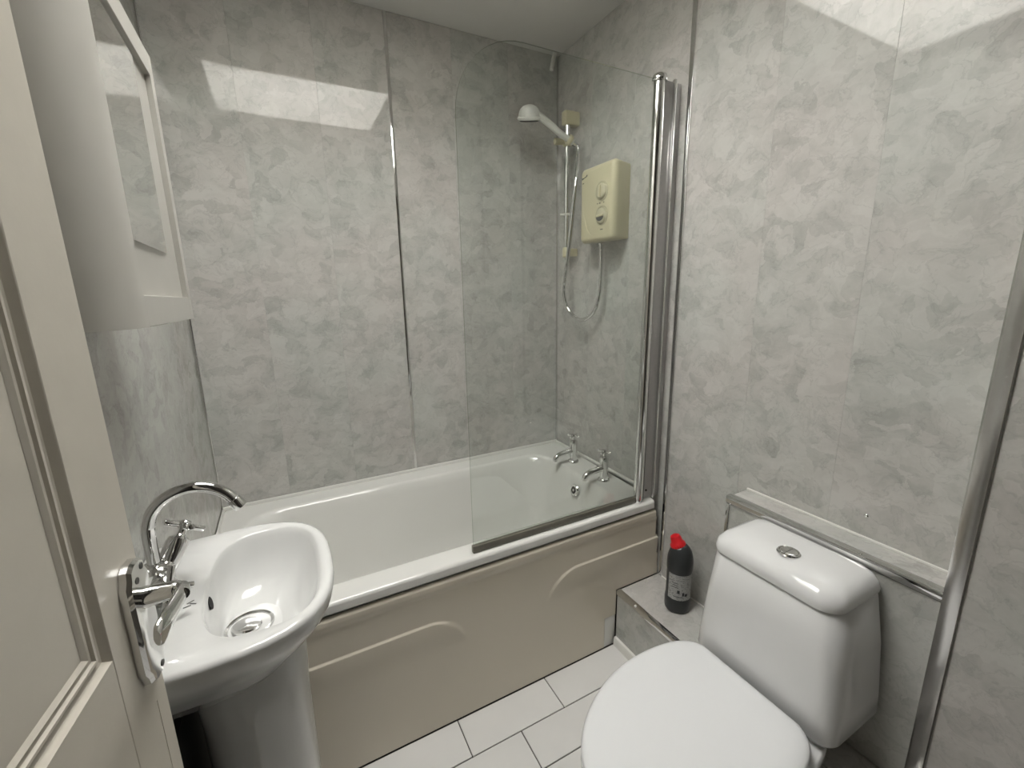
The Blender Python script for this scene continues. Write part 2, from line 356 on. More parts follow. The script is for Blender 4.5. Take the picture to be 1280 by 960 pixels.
bm = new(); box(bm, (TBX-0.004, TBY-0.010, LBZ+0.0035), (TBX+0.010, TBY+0.003, TBZ-0.02), bev=0.0025); link('chrome_corner_trim', bm, CHROME, tb)
bm = new(); box(bm, (-0.006, PY+0.002, TBZ-0.001), (0, TBY+0.002, TBZ+0.005), bev=0.002); link('sealant_bead', bm, WHITEPVC, tb)
bm = new(); lathe(bm, (0.0, -1.309, 0.759), (-1, 0, 0), [(0.0052, 0), (0.0050, 0.002), (0.0035, 0.0035), (0.0012, 0.004)], 14)
tag(link('screw_cap', bm, CHROME), 'tiny shiny screw head on the wall above the cistern shelf', 'screw')

# ================================================================== BATH
bath = thing('bathtub', (-0.71, -0.35, 0), 'white acrylic bathtub with a cream moulded front panel', 'bathtub')
n = 8
def ring(x0, x1, y0, y1, r, z): return rrect(x0, x1, y0, y1, r, z, n)
bm = new()
XL, XR = LX+0.003, -0.004
rings = [ring(XL, XR, -0.655, -0.004, 0.008, 0.470), ring(XL, XR, -0.657, -0.003, 0.010, 0.5065), ring(XL, XR, -0.7030, -0.003, 0.010, 0.5065), ring(XL, XR, -0.7040, -0.003, 0.012, 0.5075), ring(XL, XR, -0.7040, -0.003, 0.012, 0.5090),
         ring(XL, XR, -0.7040, -0.003, 0.014, 0.5265), ring(XL, XR, -0.7036, -0.003, 0.014, 0.5295), ring(XL+0.001, XR-0.001, -0.7012, -0.004, 0.016, 0.5335), ring(XL+0.003, XR-0.003, -0.6975, -0.007, 0.018, 0.5360), ring(XL+0.005, XR-0.005, -0.693, -0.009, 0.02, RIMZ-0.0002),
         ring(XL+0.010, XR-0.01, -0.686, -0.014, 0.03, RIMZ),
         ring(-1.352, -0.133, -0.639, -0.081, 0.095, RIMZ),
         ring(-1.345, -0.140, -0.632, -0.088, 0.10, RIMZ), ring(-1.340, -0.145, -0.627, -0.093, 0.105, RIMZ-0.002), ring(-1.333, -0.152, -0.620, -0.100, 0.11, RIMZ-0.010),
         ring(-1.322, -0.161, -0.612, -0.108, 0.115, RIMZ-0.04), ring(-1.20, -0.205, -0.580, -0.135, 0.12, 0.30), ring(-1.11, -0.245, -0.555, -0.155, 0.12, 0.185),
         ring(-1.06, -0.275, -0.530, -0.178, 0.11, 0.158), ring(-1.00, -0.32, -0.49, -0.22, 0.09, 0.150)]
# right end runs slightly out of square with the wall
for r in rings[:11]:
    for p in r:
        if p.x > -0.05: p.x += -0.030*max(0.0, min(1.0, (-p.y-0.35)/0.34))
loft(bm, rings, cap0=False, cap1=True)
tub = link('tub', bm, ACRYLIC, bath, smooth=50)
# sealant / upstand bead around the wall side
bm = new(); box(bm, (LX+0.0025, -0.0105, RIMZ-0.004), (-0.0025, -0.0015, RIMZ+0.012), bev=0.004); box(bm, (-0.015, -0.655, RIMZ-0.004), (-0.0015, -0.010, RIMZ+0.008), bev=0.003); box(bm, (LX+0.0015, -0.69, RIMZ-0.004), (LX+0.009, -0.010, RIMZ+0.008), bev=0.003)
link('sealant_bead', bm, WHITEPVC, bath)
# moulded front panel as a height field
def panel_h(x, z):
    def sstep(a, b, t):
        t = max(0.0, min(1.0, (t-a)/(b-a))); return t*t*(3-2*t)
    def bulge(dx, dz, r):          # signed depth inside a region rounded at its corner
        if dx < r and dz < r: return r-math.hypot(r-dx, r-dz)
        return min(dx, dz)
    zl, zr = 0.373, 0.3865
    dl = bulge(-0.775-x, zl-z, 0.12); dr = bulge(x+0.500, zr-z, 0.13)
    hh = 0.0
    for dd, zt in ((dl, zl), (dr, zr)):
        if dd > 0:
            hh += 0.0055*sstep(0, 0.0045, dd)*(1-sstep(0.03, 0.26, dd))*sstep(zt-0.11, zt-0.02, z)
    return hh
bm = new()
def fine(lo, hi, coarse, zones, marks):
    out = []; t = lo
    while t < hi-1e-6:
        out.append(t); st = coarse
        for a, b, f in zones:
            if a <= t < b: st = f
        t += st
    out.append(hi)
    return sorted(set([o for o in out if all(abs(o-m) > 0.002 for m in marks)]+list(marks)))
xs = fine(LX+0.004, -0.004, 0.02, [(-0.93, -0.765, 0.0045), (-0.51, -0.35, 0.0045), (-0.26, -0.004, 0.008)], [-0.252, -0.2025])
zs = fine(0.003, 0.495, 0.012, [(0.26, 0.355, 0.005), (0.355, 0.395, 0.0018), (0.445, 0.484, 0.003), (0.484, 0.495, 0.0012)], [0.124, LBZ+0.0015])
NX, NZ = len(xs)-1, len(zs)-1
grid = {(i, j): None for i in range(NX+1) for j in range(NZ+1)}
def ypan(x, z):
    y = -0.6990-panel_h(x, z)
    t = max(0.0, min(1.0, (z-0.452)/0.026)); y -= 0.0055*t*t*(3-2*t)
    if z > 0.486: y += 0.010*(1-math.sqrt(max(0.0, 1-((z-0.486)/0.0098)**2)))
    return y
def keep(x, z):
    if z < LBZ+0.0015 and x > -0.2025: return False
    if z < 0.124 and x > -0.252: return False
    if x > -0.030+0.028*(0.50-z)/0.28: return False
    return True
for i in range(NX):
    for j in range(NZ):
        xm, zm = (xs[i]+xs[i+1])/2, (zs[j]+zs[j+1])/2
        if keep(xm, zm):
            q = []
            for a, b in ((i, j), (i+1, j), (i+1, j+1), (i, j+1)):
                if grid[a, b] is None: grid[a, b] = bm.verts.new((xs[a], ypan(xs[a], zs[b]), zs[b]))
                q.append(grid[a, b])
            bm.faces.new(q)
# returns: give the sheet thickness
res = bmesh.ops.extrude_face_region(bm, geom=list(bm.faces))
bmesh.ops.translate(bm, verts=[v for v in res['geom'] if isinstance(v, bmesh.types.BMVert)], vec=(0, 0.006, 0))
tag(link('bath_panel', bm, PANELCREAM, bath, smooth=60), 'cream moulded front panel')
bm = new(); box(bm, (-0.2505, -0.6975, 0.001), (-0.2020, -0.684, 0.130), bev=0.001); link('filler_strip', bm, ACRYLIC, bath)
# overflow
oc = Vector((-0.172, -0.40, 0.480)); oa = Vector((-1, 0.0, 0.22))
bm = new(); lathe(bm, oc, oa, [(0.024, 0.0), (0.025, 0.004), (0.022, 0.008), (0.015, 0.009), (0.014, 0.005), (0.001, 0.005)], 24)
ov = link('overflow', bm, CHROME, bath)
bm = new(); lathe(bm, oc, oa, [(0.0135, 0.005), (0.0135, 0.0062), (0.001, 0.0062)], 18); link('overflow_grille', bm, DARK, ov)
bm = new(); lathe(bm, oc+Vector((-0.004, 0, 0.001)), oa, [(0.006, 0.002), (0.0055, 0.006), (0.001, 0.007)], 14); link('overflow_plug', bm, CHROME, ov)

# bath taps
def bath_tap(loc, label):
    x, y, z = loc
    t = thing('bath_tap', loc, label, 'tap', 'bath taps')
    bm = new(); lathe(bm, loc, (0, 0, 1), [(0.024, 0.0), (0.024, 0.006), (0.021, 0.010), (0.0165, 0.012), (0.0165, 0.074), (0.018, 0.078), (0.018, 0.096), (0.0165, 0.100), (0.012, 0.102)], 24); link('body', bm, CHROME, t)
    bm = new(); pts = spline([(x-0.008, y, z+0.052), (x-0.04, y, z+0.051), (x-0.075, y-0.001, z+0.046), (x-0.093, y-0.002, z+0.036), (x-0.097, y-0.002, z+0.022)], 6)
    tube(bm, pts, 0.011, 14, lambda s: 0.0125-0.0015*s); link('spout', bm, CHROME, t)
    bm = new(); lathe(bm, (x, y, z+0.102), (0, 0, 1), [(0.006, 0), (0.006, 0.012), (0.010, 0.014), (0.011, 0.020), (0.009, 0.026), (0.004, 0.028)], 16)
    for k in range(4):
        a = math.radians(25+90*k); d = Vector((math.cos(a), math.sin(a), 0)); c = Vector((x, y, z+0.121))
        cyl(bm, c+d*0.006, c+d*0.028, 0.0045, 0.0052, n=10, bev=0.001)
    link('cross_handle', bm, CHROME, t)
bath_tap((-0.084, -0.262, RIMZ), 'chrome cross-head bath tap nearer the back corner')
bath_tap((-0.090, -0.478, RIMZ), 'chrome cross-head bath tap nearer the screen post')

# ================================================================== BATH SCREEN
scr = thing('bath_screen', (-0.42, -0.68, RIMZ), 'clear glass bath screen with a rounded top corner and chrome post', 'shower screen')
SYc = -0.680
bm = new(); out = []
x0, x1, zb, zt, rc = -0.738, -0.112, 0.556, 1.885, 0.185
for i in range(13):
    a = math.radians(90+90*i/12); out.append((x0+rc+rc*math.cos(a), zt-rc+rc*math.sin(a)))
poly = out+[(x0, zb), (x1, zb), (x1, zt)]
loft(bm, [[Vector((x, SYc-0.0025, z)) for x, z in poly], [Vector((x, SYc+0.0025, z)) for x, z in poly]])
bmesh.ops.recalc_face_normals(bm, faces=bm.faces)
for f in bm.faces: f.material_index = 0 if abs(f.normal.y) > 0.9 else 1
link('glass_pane', bm, GLASS, scr, mats=[GLASS, GLASSEDGE])
bm = new(); cyl(bm, (-0.100, SYc, RIMZ+0.012), (-0.092, SYc, 1.885), 0.0165, n=24); link('hinge_post', bm, CHROME, scr)
bm = new(); lathe(bm, (-0.092, SYc, 1.880), (0, 0, 1), [(0.0215, 0), (0.0225, 0.004), (0.0225, 0.010), (0.019, 0.018), (0.010, 0.023), (0.001, 0.024)], 24)
link('post_cap', bm, CHROME, scr)
bm = new(); lathe(bm, (-0.100, SYc, RIMZ+0.0005), (0, 0, 1), [(0.012, 0), (0.014, 0.004), (0.014, 0.012), (0.010, 0.014)], 18); link('post_foot', bm, CHROME, scr)
bm = new(); box(bm, (-0.082, SYc-0.004, RIMZ+0.003), (-0.0775, SYc+0.006, 1.885)); link('post_gasket', bm, DARK, scr)
bm = new(); box(bm, (-0.0775, SYc+0.001, RIMZ+0.003), (-0.002, SYc+0.006, 1.89), bev=0.001); link('wall_channel', bm, SATIN, scr)
bm = new(); box(bm, (-0.038, SYc-0.010, RIMZ+0.003), (-0.030, SYc+0.001, 1.895), bev=0.002); link('channel_edge', bm, CHROME, scr)
bm = new(); cyl(bm, (-0.063, SYc+0.001, RIMZ+0.035), (-0.063, SYc-0.002, RIMZ+0.035), 0.004, n=12, bev=0.0007); link('screw', bm, DARK, scr)
bm = new(); box(bm, (x0-0.004, SYc-0.007, RIMZ+0.001), (x1-0.002, SYc+0.007, RIMZ+0.024), bev=0.003); link('bottom_seal', bm, SEAL, scr)

# ================================================================== SHOWER
es = thing('electric_shower', (-0.047, -0.393, 1.455), 'cream electric shower unit with two round dials on the wall', 'shower unit')
bm = new()
def casing(x0, x1, y0, y1, z0, z1, r):        # rounded front block against the wall
    rg = []
    for x, ins in ((0.0, 0.022), (-0.03, 0.013), (x0+0.026, 0.001), (x0+0.018, 0.0), (x0+0.008, 0.003), (x0+0.002, 0.009), (x0, 0.016)):
        rg.append([Vector((x, p.x, p.y)) for p in rrect(y0+ins, y1-ins*(0.4 if x > -0.05 else 1), z0+ins*(0.3 if x > -0.05 else 1), z1-ins*(0.3 if x > -0.05 else 1), max(r-ins*0.5, 0.004), 0, 5)])
    return rg
loft(bm, casing(-0.094, 0, -0.490, -0.297, 1.458, 1.725, 0.016)); link('casing', bm, CREAM, es)
# moulded crescent line on the cover
bm = new(); tube(bm, spline([(-0.0935, -0.322, 1.60), (-0.0940, -0.329, 1.55), (-0.0942, -0.342, 1.513), (-0.0942, -0.362, 1.488), (-0.0938, -0.386, 1.476)], 6), 0.0022, 8, lambda s: 0.0006+0.0018*math.sin(math.pi*min(1, max(0, s)))); link('cover_moulding', bm, CREAM, es)
for nm, zc, yc in (('temperature_dial', 1.628, -0.428), ('power_dial', 1.545, -0.430)):
    bm = new(); lathe(bm, (-0.0935, yc, zc), (-1, 0, 0), [(0.034, 0), (0.034, 0.002), (0.031, 0.003), (0.029, 0.001), (0.027, 0.001), (0.0255, 0.007), (0.023, 0.009), (0.001, 0.0095)], 28)
    d = link(nm, bm, CREAMDARK, es)
    bm = new()
    if nm == 'temperature_dial': box(bm, (-0.1085, yc-0.0045, zc-0.022), (-0.101, yc+0.0045, zc+0.020), bev=0.002)
    else: box(bm, (-0.1055, yc-0.020, zc-0.004), (-0.101, yc+0.020, zc+0.004), bev=0.002)
    link('pointer', bm, CREAM, d)
    if nm == 'power_dial':
        bm = new(); pr = [Vector((-0.1038, yc+0.0195*math.cos(math.radians(a)), zc-0.005+0.014*math.sin(math.radians(a)))) for a in range(180, 361, 15)]
        loft(bm, [pr, [p+Vector((0.002, 0, 0)) for p in pr]]); link('dial_marking', bm, INK, d)
bm = new()
for yy, zz, w, h in ((-0.313, 1.690, 0.004, 0.006), (-0.320, 1.691, 0.005, 0.004), (-0.327, 1.693, 0.005, 0.003), (-0.333, 1.694, 0.004, 0.004), (-0.339, 1.697, 0.004, 0.006)):
    box(bm, (-0.0945, yy-w/2-0.001, zz-h/2), (-0.0925, yy+w/2+0.001, zz+h/2))
box(bm, (-0.0945, -0.322, 1.672), (-0.0925, -0.314, 1.675))
for yy in (-0.405, -0.416, -0.420, -0.440):
    box(bm, (-0.0945, yy-0.0022, 1.5868), (-0.0930, yy+0.0022, 1.5905))
box(bm, (-0.0945, -0.438, 1.496), (-0.0930, -0.424, 1.499))
tag(link('printed_marks', bm, INK, es), 'small dark printed lettering', None, None, 'stuff')
bm = new(); lathe(bm, (-0.045, -0.371, 1.462), (0, 0, -1), [(0.011, 0), (0.011, 0.016), (0.0085, 0.018), (0.0085, 0.03), (0.007, 0.032)], 16); link('hose_outlet', bm, CHROME, es)

rr = thing('shower_riser_rail', (-0.05, -0.148, 1.42), 'chrome shower riser rail with cream end brackets in the back right corner', 'shower rail')
RX, RY = -0.052, -0.148
bm = new(); cyl(bm, (RX, RY, 1.43), (RX, RY, 1.965), 0.0105, n=18); link('rail', bm, CHROME, rr)
bm = new(); lathe(bm, (RX, RY, 1.418), (0, 0, 1), [(0.012, 0), (0.0165, 0.005), (0.0165, 0.036), (0.013, 0.042)], 18); box(bm, (RX-0.006, RY-0.011, 1.424), (0, RY+0.011, 1.456), bev=0.004); link('lower_bracket', bm, CREAM, rr)
bm = new(); box(bm, (RX-0.019, RY-0.017, 1.930), (0, RY+0.017, 1.982), bev=0.007, seg=3); link('upper_bracket', bm, CREAM, rr)
bm = new(); lathe(bm, (RX, RY, 1.588), (0, 0, 1), [(0.012, 0), (0.0145, 0.002), (0.0145, 0.006), (0.012, 0.008)], 16); cyl(bm, (RX, RY, 1.592), (RX-0.024, RY+0.012, 1.592), 0.004, n=10); link('hose_clip', bm, SHOWERWHITE, rr)
# slider with side knob and handset holder
bm = new(); lathe(bm, (RX, RY, 1.852), (0, 0, 1), [(0.014, 0), (0.018, 0.004), (0.018, 0.030), (0.014, 0.034)], 18)
cyl(bm, (RX-0.012, RY+0.002, 1.868), (RX-0.055, RY+0.012, 1.868), 0.011, 0.013, n=16, bev=0.003)
_h0, _h1 = Vector((-0.060, -0.200, 1.852)), Vector((-0.235, -0.172, 1.942)); _c = _h0.lerp(_h1, 0.09); _d, _u, _w = basis(_h1-_h0)
tube(bm, [Vector((RX, RY-0.012, 1.866)), Vector((RX-0.008, RY-0.022, 1.866)), _c+Vector((0.0, 0.0235, 0.0))], 0.008, 12)
# cradle ring round the handle
_rings = []
for k in range(25):
    a = 2*math.pi*k/24; q = _u*math.cos(a)+_w*math.sin(a)
    _rings.append([_c+q*(0.0170+0.0032*math.cos(b))+_d*(0.009*math.sin(b)) for b in [2*math.pi*m/10 for m in range(10)]])
loft(bm, _rings, cap0=False, cap1=False)
link('slider', bm, CREAM, rr)

hs = thing('shower_handset', (-0.09, -0.20, 1.86), 'white hand shower with a chrome hose clipped on the riser rail', 'shower head')
h0 = Vector((-0.060, -0.200, 1.852)); h1 = Vector((-0.235, -0.172, 1.942))
bm = new(); tube(bm, spline([h0, h0.lerp(h1, 0.3), h0.lerp(h1, 0.6)+Vector((0, 0, 0.006)), h0.lerp(h1, 0.85)+Vector((0, 0, 0.006)), h1+Vector((0, 0, 0.0))], 6), 0.013, 16, lambda s: 0.0110+0.0045*s); link('handle', bm, SHOWERWHITE, hs)
ax = Vector((0.16, 0.33, -0.92))
bm = new(); lathe(bm, h1+Vector((-0.006, 0, 0.027)), ax, [(0.002, 0), (0.013, 0.0015), (0.024, 0.006), (0.033, 0.0135), (0.0385, 0.023), (0.0405, 0.033), (0.041, 0.039), (0.0455, 0.0425), (0.0455, 0.048), (0.040, 0.0515)], 28); hd = link('head', bm, SHOWERWHITE, hs)
bm = new(); lathe(bm, h1+Vector((-0.006, 0, 0.027)), ax, [(0.037, 0.0515), (0.036, 0.056), (0.001, 0.058)], 24); tag(link('spray_face', bm, INK, hd), 'grey spray face')
bm = new(); cyl(bm, h0+Vector((0.016, -0.002, -0.008)), h0, 0.009, 0.0115, n=14); link('hose_nut', bm, CHROME, hs)
hp = spline([h0+Vector((0.016, -0.002, -0.008)), (-0.040, -0.208, 1.828), (-0.050, -0.218, 1.79), (-0.075, -0.244, 1.704), (-0.082, -0.235, 1.596), (-0.085, -0.214, 1.451), (-0.082, -0.184, 1.341), (-0.075, -0.168, 1.265), (-0.065, -0.190, 1.198), (-0.055, -0.262, 1.160), (-0.050, -0.340, 1.196), (-0.046, -0.370, 1.274), (-0.045, -0.373, 1.364), (-0.045, -0.371, 1.4285)], 14)
bm = new()
tube(bm, hp, 0.0068, 10, lambda s: 0.0080+0.0005*math.sin(s*900)); link('hose', bm, CHROME, hs, smooth=80)

bm = new(); cyl(bm, (-0.035, -0.028, 2.243), (-0.052, -0.030, 2.172), 0.0085, n=12, bev=0.002)
tag(link('plastic_clip', bm, WHITEPVC), 'short white plastic clip hanging in the ceiling corner', 'clip')

# ================================================================== TOILET
TY = -1.258
wc = thing('toilet', (-0.42, TY, 0), 'white close-coupled toilet with its lid closed beside the low ledge', 'toilet')
HW = [(-0.305, 0.118), (-0.318, 0.140), (-0.345, 0.160), (-0.385, 0.172), (-0.45, 0.179), (-0.52, 0.175), (-0.583, 0.160), (-0.650, 0.130), (-0.700, 0.095), (-0.735, 0.054)]
def egg(scale=1.0, z=0.0, inset=0.0, back=0.0, tip=-0.752):
    side = spline([(x, w, 0) for x, w in HW]+[(tip+0.002, 0.020, 0)], 4)
    L_ = [(p.x, p.y) for p in side]; pts = [(x, TY+w) for x, w in L_]+[(tip, TY)]+[(x, TY-w) for x, w in reversed(L_)]
    cx = -0.52
    out = []
    for x, y in pts:
        dx, dy = x-cx, y-TY; k = 1-inset/max(0.05, math.hypot(dx, dy))
        out.append(Vector((cx+dx*k*scale+back, TY+dy*k*scale, z)))
    return out
# pan: rim to foot, with a shelf at the rear carrying the cistern
bm = new()
def panring(z, hx0, hx1, hw, e=2.4, m=40):
    out = []; cx, hx = (hx0+hx1)/2, (hx1-hx0)/2
    for i in range(m):
        a = 2*math.pi*i/m; c, s = math.cos(a), math.sin(a)
        w = hw*(1.0 if c > 0 else 1.0)
        out.append(Vector((cx+hx*abs(c)**(2/e)*(1 if c >= 0 else -1), TY+w*abs(s)**(2/e)*(1 if s >= 0 else -1), z)))
    return out
loft(bm, [panring(0.003, -0.56, -0.216, 0.105, 3), panring(0.05, -0.555, -0.216, 0.098, 3), panring(0.16, -0.60, -0.216, 0.110, 2.8), panring(0.245, -0.665, -0.205, 0.145, 2.5), panring(0.29, -0.72, -0.17, 0.163, 2.5), panring(0.328, -0.736, -0.127, 0.168, 2.5), panring(0.346, -0.736, -0.124, 0.166, 2.5), panring(0.350, -0.728, -0.128, 0.160, 2.5)])
link('pan', bm, CERAMIC, wc, smooth=60)
bm = new(); loft(bm, [egg(z=0.3515, inset=0.010), egg(z=0.3530, inset=0.005), egg(z=0.3700, inset=0.004), egg(z=0.384, inset=0.004), egg(z=0.386, inset=0.008)]); link('seat', bm, SEATWHITE, wc, smooth=50)
bm = new(); loft(bm, [egg(z=0.3875, inset=0.008), egg(z=0.389, inset=0.002), egg(z=0.397, inset=0.0), egg(z=0.4025, inset=0.004), egg(z=0.4065, inset=0.014), egg(z=0.409, inset=0.035), egg(z=0.4105, inset=0.07), egg(z=0.411, inset=0.105, scale=1.0)]); link('lid', bm, SEATWHITE, wc, smooth=60)
for s in (-1, 1):
    bm = new(); cyl(bm, (-0.312, TY+s*0.075-0.016, 0.383), (-0.312, TY+s*0.075+0.016, 0.383), 0.010, n=14, bev=0.002); link('hinge', bm, SEATWHITE, wc)
# cistern body: wider and deeper at its base
bm = new()
def cr(z, xf, hw, r, xb=-0.094):
    out = []
    for p in rrect(xf, xb, TY-hw, TY+hw, 0.012, z, 6): out.append(p)
    return out
def cistern_ring(z, xf, hw, rf, rb=0.012, xb=-0.094, n=8, dy=0.0):
    out = []
    for cx, cy, a0, r in ((xb-rb, TY+hw-rb, 0, rb), (xf+rf, TY+hw-rf, 90, rf), (xf+rf, TY-hw+rf, 180, rf), (xb-rb, TY-hw+rb, 270, rb)):
        for i in range(n+1):
            a = math.radians(a0+90*i/n); out.append(Vector((cx+r*math.cos(a), cy+dy+r*math.sin(a), z)))
    return out
loft(bm, [cistern_ring(0.352, -0.268, 0.148, 0.030), cistern_ring(0.357, -0.278, 0.160, 0.032), cistern_ring(0.372, -0.286, 0.1675, 0.034), cistern_ring(0.42, -0.285, 0.1655, 0.036), cistern_ring(0.54, -0.277, 0.156, 0.038, dy=0.003), cistern_ring(0.644, -0.270, 0.142, 0.040, dy=0.008), cistern_ring(0.647, -0.266, 0.138, 0.038, dy=0.008)])
link('cistern', bm, CERAMIC, wc, smooth=50)
bm = new(); DY = 0.009
loft(bm, [cistern_ring(0.650, -0.268, 0.139, 0.040, dy=DY), cistern_ring(0.652, -0.273, 0.144, 0.043, dy=DY), cistern_ring(0.662, -0.274, 0.145, 0.044, dy=DY), cistern_ring(0.676, -0.270, 0.142, 0.044, 0.02, dy=DY), cistern_ring(0.688, -0.258, 0.133, 0.044, 0.02, -0.098, dy=DY), cistern_ring(0.695, -0.240, 0.119, 0.044, 0.02, -0.104, dy=DY), cistern_ring(0.699, -0.215, 0.094, 0.040, 0.02, -0.115, dy=DY), cistern_ring(0.700, -0.200, 0.066, 0.03, 0.02, -0.13, dy=DY)])
link('cistern_lid', bm, CERAMIC, wc, smooth=60)
bm = new(); lathe(bm, (-0.206, TY, 0.6985), (0, 0, 1), [(0.024, 0), (0.024, 0.003), (0.022, 0.0055), (0.0195, 0.005), (0.0185, 0.003), (0.001, 0.003)], 28); fb = link('flush_button', bm, CHROME, wc)
for s in (1, -1):
    bm = new(); pts = [Vector((-0.206+0.017*math.cos(a), TY+s*0.0008+s*0.017*math.sin(a), 0)) for a in [math.pi*i/12 for i in range(13)]]
    loft(bm, [[p+Vector((0, 0, 0.7012)) for p in pts], [p+Vector((0, 0, 0.7040)) for p in pts], [Vector((-0.206, TY, 0))*0.15+p*0.85+Vector((0, 0, 0.7050)) for p in pts]]); link('push_half', bm, CHROME, fb)

# ================================================================== BOTTLE
BX, BY, BZ = -0.078, -0.862, LBZ+0.0006
bt = thing('cleaner_bottle', (BX, BY, BZ), 'charcoal toilet cleaner bottle with a red angled cap on the low ledge', 'bottle')
bm = new()
prof = [(0.036, 0.0, 0), (0.040, 0.004, 0), (0.0415, 0.012, 0), (0.0415, 0.045, 0), (0.0395, 0.050, 0), (0.0395, 0.146, 0), (0.0415, 0.152, 0), (0.0412, 0.178, 0.000), (0.0395, 0.194, 0.001), (0.036, 0.208, 0.002), (0.031, 0.219, 0.004), (0.026, 0.226, 0.006), (0.0225, 0.230, 0.008)]
lean = Vector((-0.45, 0.89, 0))            # towards the bath
rings = []
for r, h, k in prof:
    c = Vector((BX, BY, BZ+h))+lean*k
    rings.append([c+Vector((r*math.cos(2*math.pi*i/32), r*math.sin(2*math.pi*i/32), 0))+(Vector((0, 0, -0.35*(lean.x*math.cos(2*math.pi*i/32)+lean.y*math.sin(2*math.pi*i/32))*r*max(0, (h-0.16)/0.07)))) for i in range(32)])
loft(bm, rings); link('body', bm, BOTTLE, bt, smooth=60)
c0 = Vector((BX, BY, BZ+0.226))+lean*0.008; cax = (lean*0.40+Vector((0, 0, 1))).normalized()
bm = new(); lathe(bm, c0-cax*0.004, cax, [(0.0235, 0), (0.0245, 0.002), (0.0235, 0.016), (0.0205, 0.020), (0.0185, 0.024), (0.0175, 0.034), (0.0150, 0.041), (0.008, 0.045)], 22); cp = link('cap', bm, RED, bt)
bm = new()
for k in range(18):
    a = 2*math.pi*k/18; d, u, w = basis(cax); q = u*math.cos(a)+w*math.sin(a)
    cyl(bm, c0+q*0.0240, c0+q*0.0232+cax*0.011, 0.0014, n=6)
link('cap_ribs', bm, RED, cp)
bm = new(); rg = []
a0 = math.radians(232-62); a1 = math.radians(232+62)
for z in (0.052, 0.056, 0.140, 0.144):
    rg.append([Vector((BX+0.0401*math.cos(a0+(a1-a0)*i/20), BY+0.0401*math.sin(a0+(a1-a0)*i/20), BZ+z)) for i in range(21)])
for a, b in zip(rg[:-1], rg[1:]):
    va = [bm.verts.new(p) for p in a]; vb = [bm.verts.new(p) for p in b]
    for i in range(20): bm.faces.new((va[i], va[i+1], vb[i+1], vb[i]))
bmesh.ops.remove_doubles(bm, verts=bm.verts, dist=1e-5)
lb_ = link('label', bm, LABEL, bt)
bm = new()
def on_label(deg, z, w, h):
    pts = []
    for i in range(4):
        a = math.radians(deg)+(i/3-0.5)*w/0.0401; pts.append(Vector((BX+0.0405*math.cos(a), BY+0.0405*math.sin(a), BZ+z)))
    va = [bm.verts.new(p) for p in pts]; vb = [bm.verts.new(p+Vector((0, 0, h))) for p in pts]
    for i in range(3): bm.faces.new((va[i], va[i+1], vb[i+1], vb[i]))
on_label(222, 0.078, 0.008, 0.012); on_label(244, 0.070, 0.007, 0.012); on_label(258, 0.068, 0.010, 0.010)
for i, w in enumerate((0.022, 0.016, 0.020)): on_label(205, 0.098+i*0.0075, w, 0.0022)
on_label(222, 0.064, 0.03, 0.002)
link('label_print', bm, BOTTLE, lb_)

# ================================================================== BASIN
YC, BZT = -0.967, 0.83
bs = thing('pedestal_basin', (-1.28, YC, 0), 'small white pedestal basin against the left wall beside the bath', 'washbasin')
def basin_ring(z, s=1.0, front=-1.126, side=-1.30, hw=0.185, back=LX+0.002, m=20, e=2.8):
    # D outline: straight back on the wall, curved front
    out = []
    hx = front-side
    for i in range(m+1):
        a = -math.pi/2+math.pi*i/m; c, sn = math.cos(a), math.sin(a)
        out.append(Vector((side+hx*abs(c)**(2/e), YC+hw*abs(sn)**(2/e)*(1 if sn >= 0 else -1), z)))
    w = hw
    for i in range(1, 8): out.append(Vector((side+(back-side)*i/7, YC+w*(1-0.03*i/7), z)))
    for i in range(1, 13): out.append(Vector((back, YC+w*0.97*(1-2*i/12.0), z)))
    for i in range(1, 7): out.append(Vector((back+(side-back)*i/7, YC-w*(1-0.03*(7-i)/7), z)))
    return out
NB = len(basin_ring(0))
def bowl_ring(z, cx, hx, hw, e=2.9, yo=0.0):
    # same vertex count, matched by angle to the outline
    o = basin_ring(z); out = []
    for p in o:
        a = math.atan2((p.y-YC)/0.186, (p.x-(-1.262))/0.15)
        c, s = math.cos(a), math.sin(a); k = (abs(c)**e+abs(s)**e)**(-1/e)
        out.append(Vector((cx+hx*c*k, YC+yo+hw*s*k, z)))
    return out
bm = new()
loft(bm, [basin_ring(0.680, front=-1.215, hw=0.085, side=-1.31, back=LX+0.03), basin_ring(0.715, front=-1.195, hw=0.115, back=LX+0.012), basin_ring(0.755, front=-1.160, hw=0.150), basin_ring(0.785, front=-1.138, hw=0.174), basin_ring(0.800, front=-1.130, hw=0.182), basin_ring(0.822, front=-1.126, hw=0.186), basin_ring(0.828, front=-1.128, hw=0.184), basin_ring(BZT, front=-1.133, hw=0.179),
          bowl_ring(BZT, -1.231, 0.087, 0.150), bowl_ring(BZT-0.003, -1.232, 0.084, 0.147), bowl_ring(BZT-0.012, -1.234, 0.081, 0.142), bowl_ring(0.79, -1.239, 0.075, 0.132), bowl_ring(0.755, -1.249, 0.064, 0.113), bowl_ring(0.737, -1.256, 0.053, 0.088, 2.3), bowl_ring(0.729, -1.263, 0.044, 0.058, 2.1), bowl_ring(0.727, -1.266, 0.037, 0.040, 2.0)], cap1=True)
link('bowl', bm, BASINWHITE, bs, smooth=60)
bm = new()
def ped(z, hx, hy, xc=-1.270): return [Vector((xc+hx*abs(math.cos(a))**0.8*(1 if math.cos(a) >= 0 else -1), YC+hy*abs(math.sin(a))**0.8*(1 if math.sin(a) >= 0 else -1), z)) for a in [2*math.pi*i/36 for i in range(36)]]
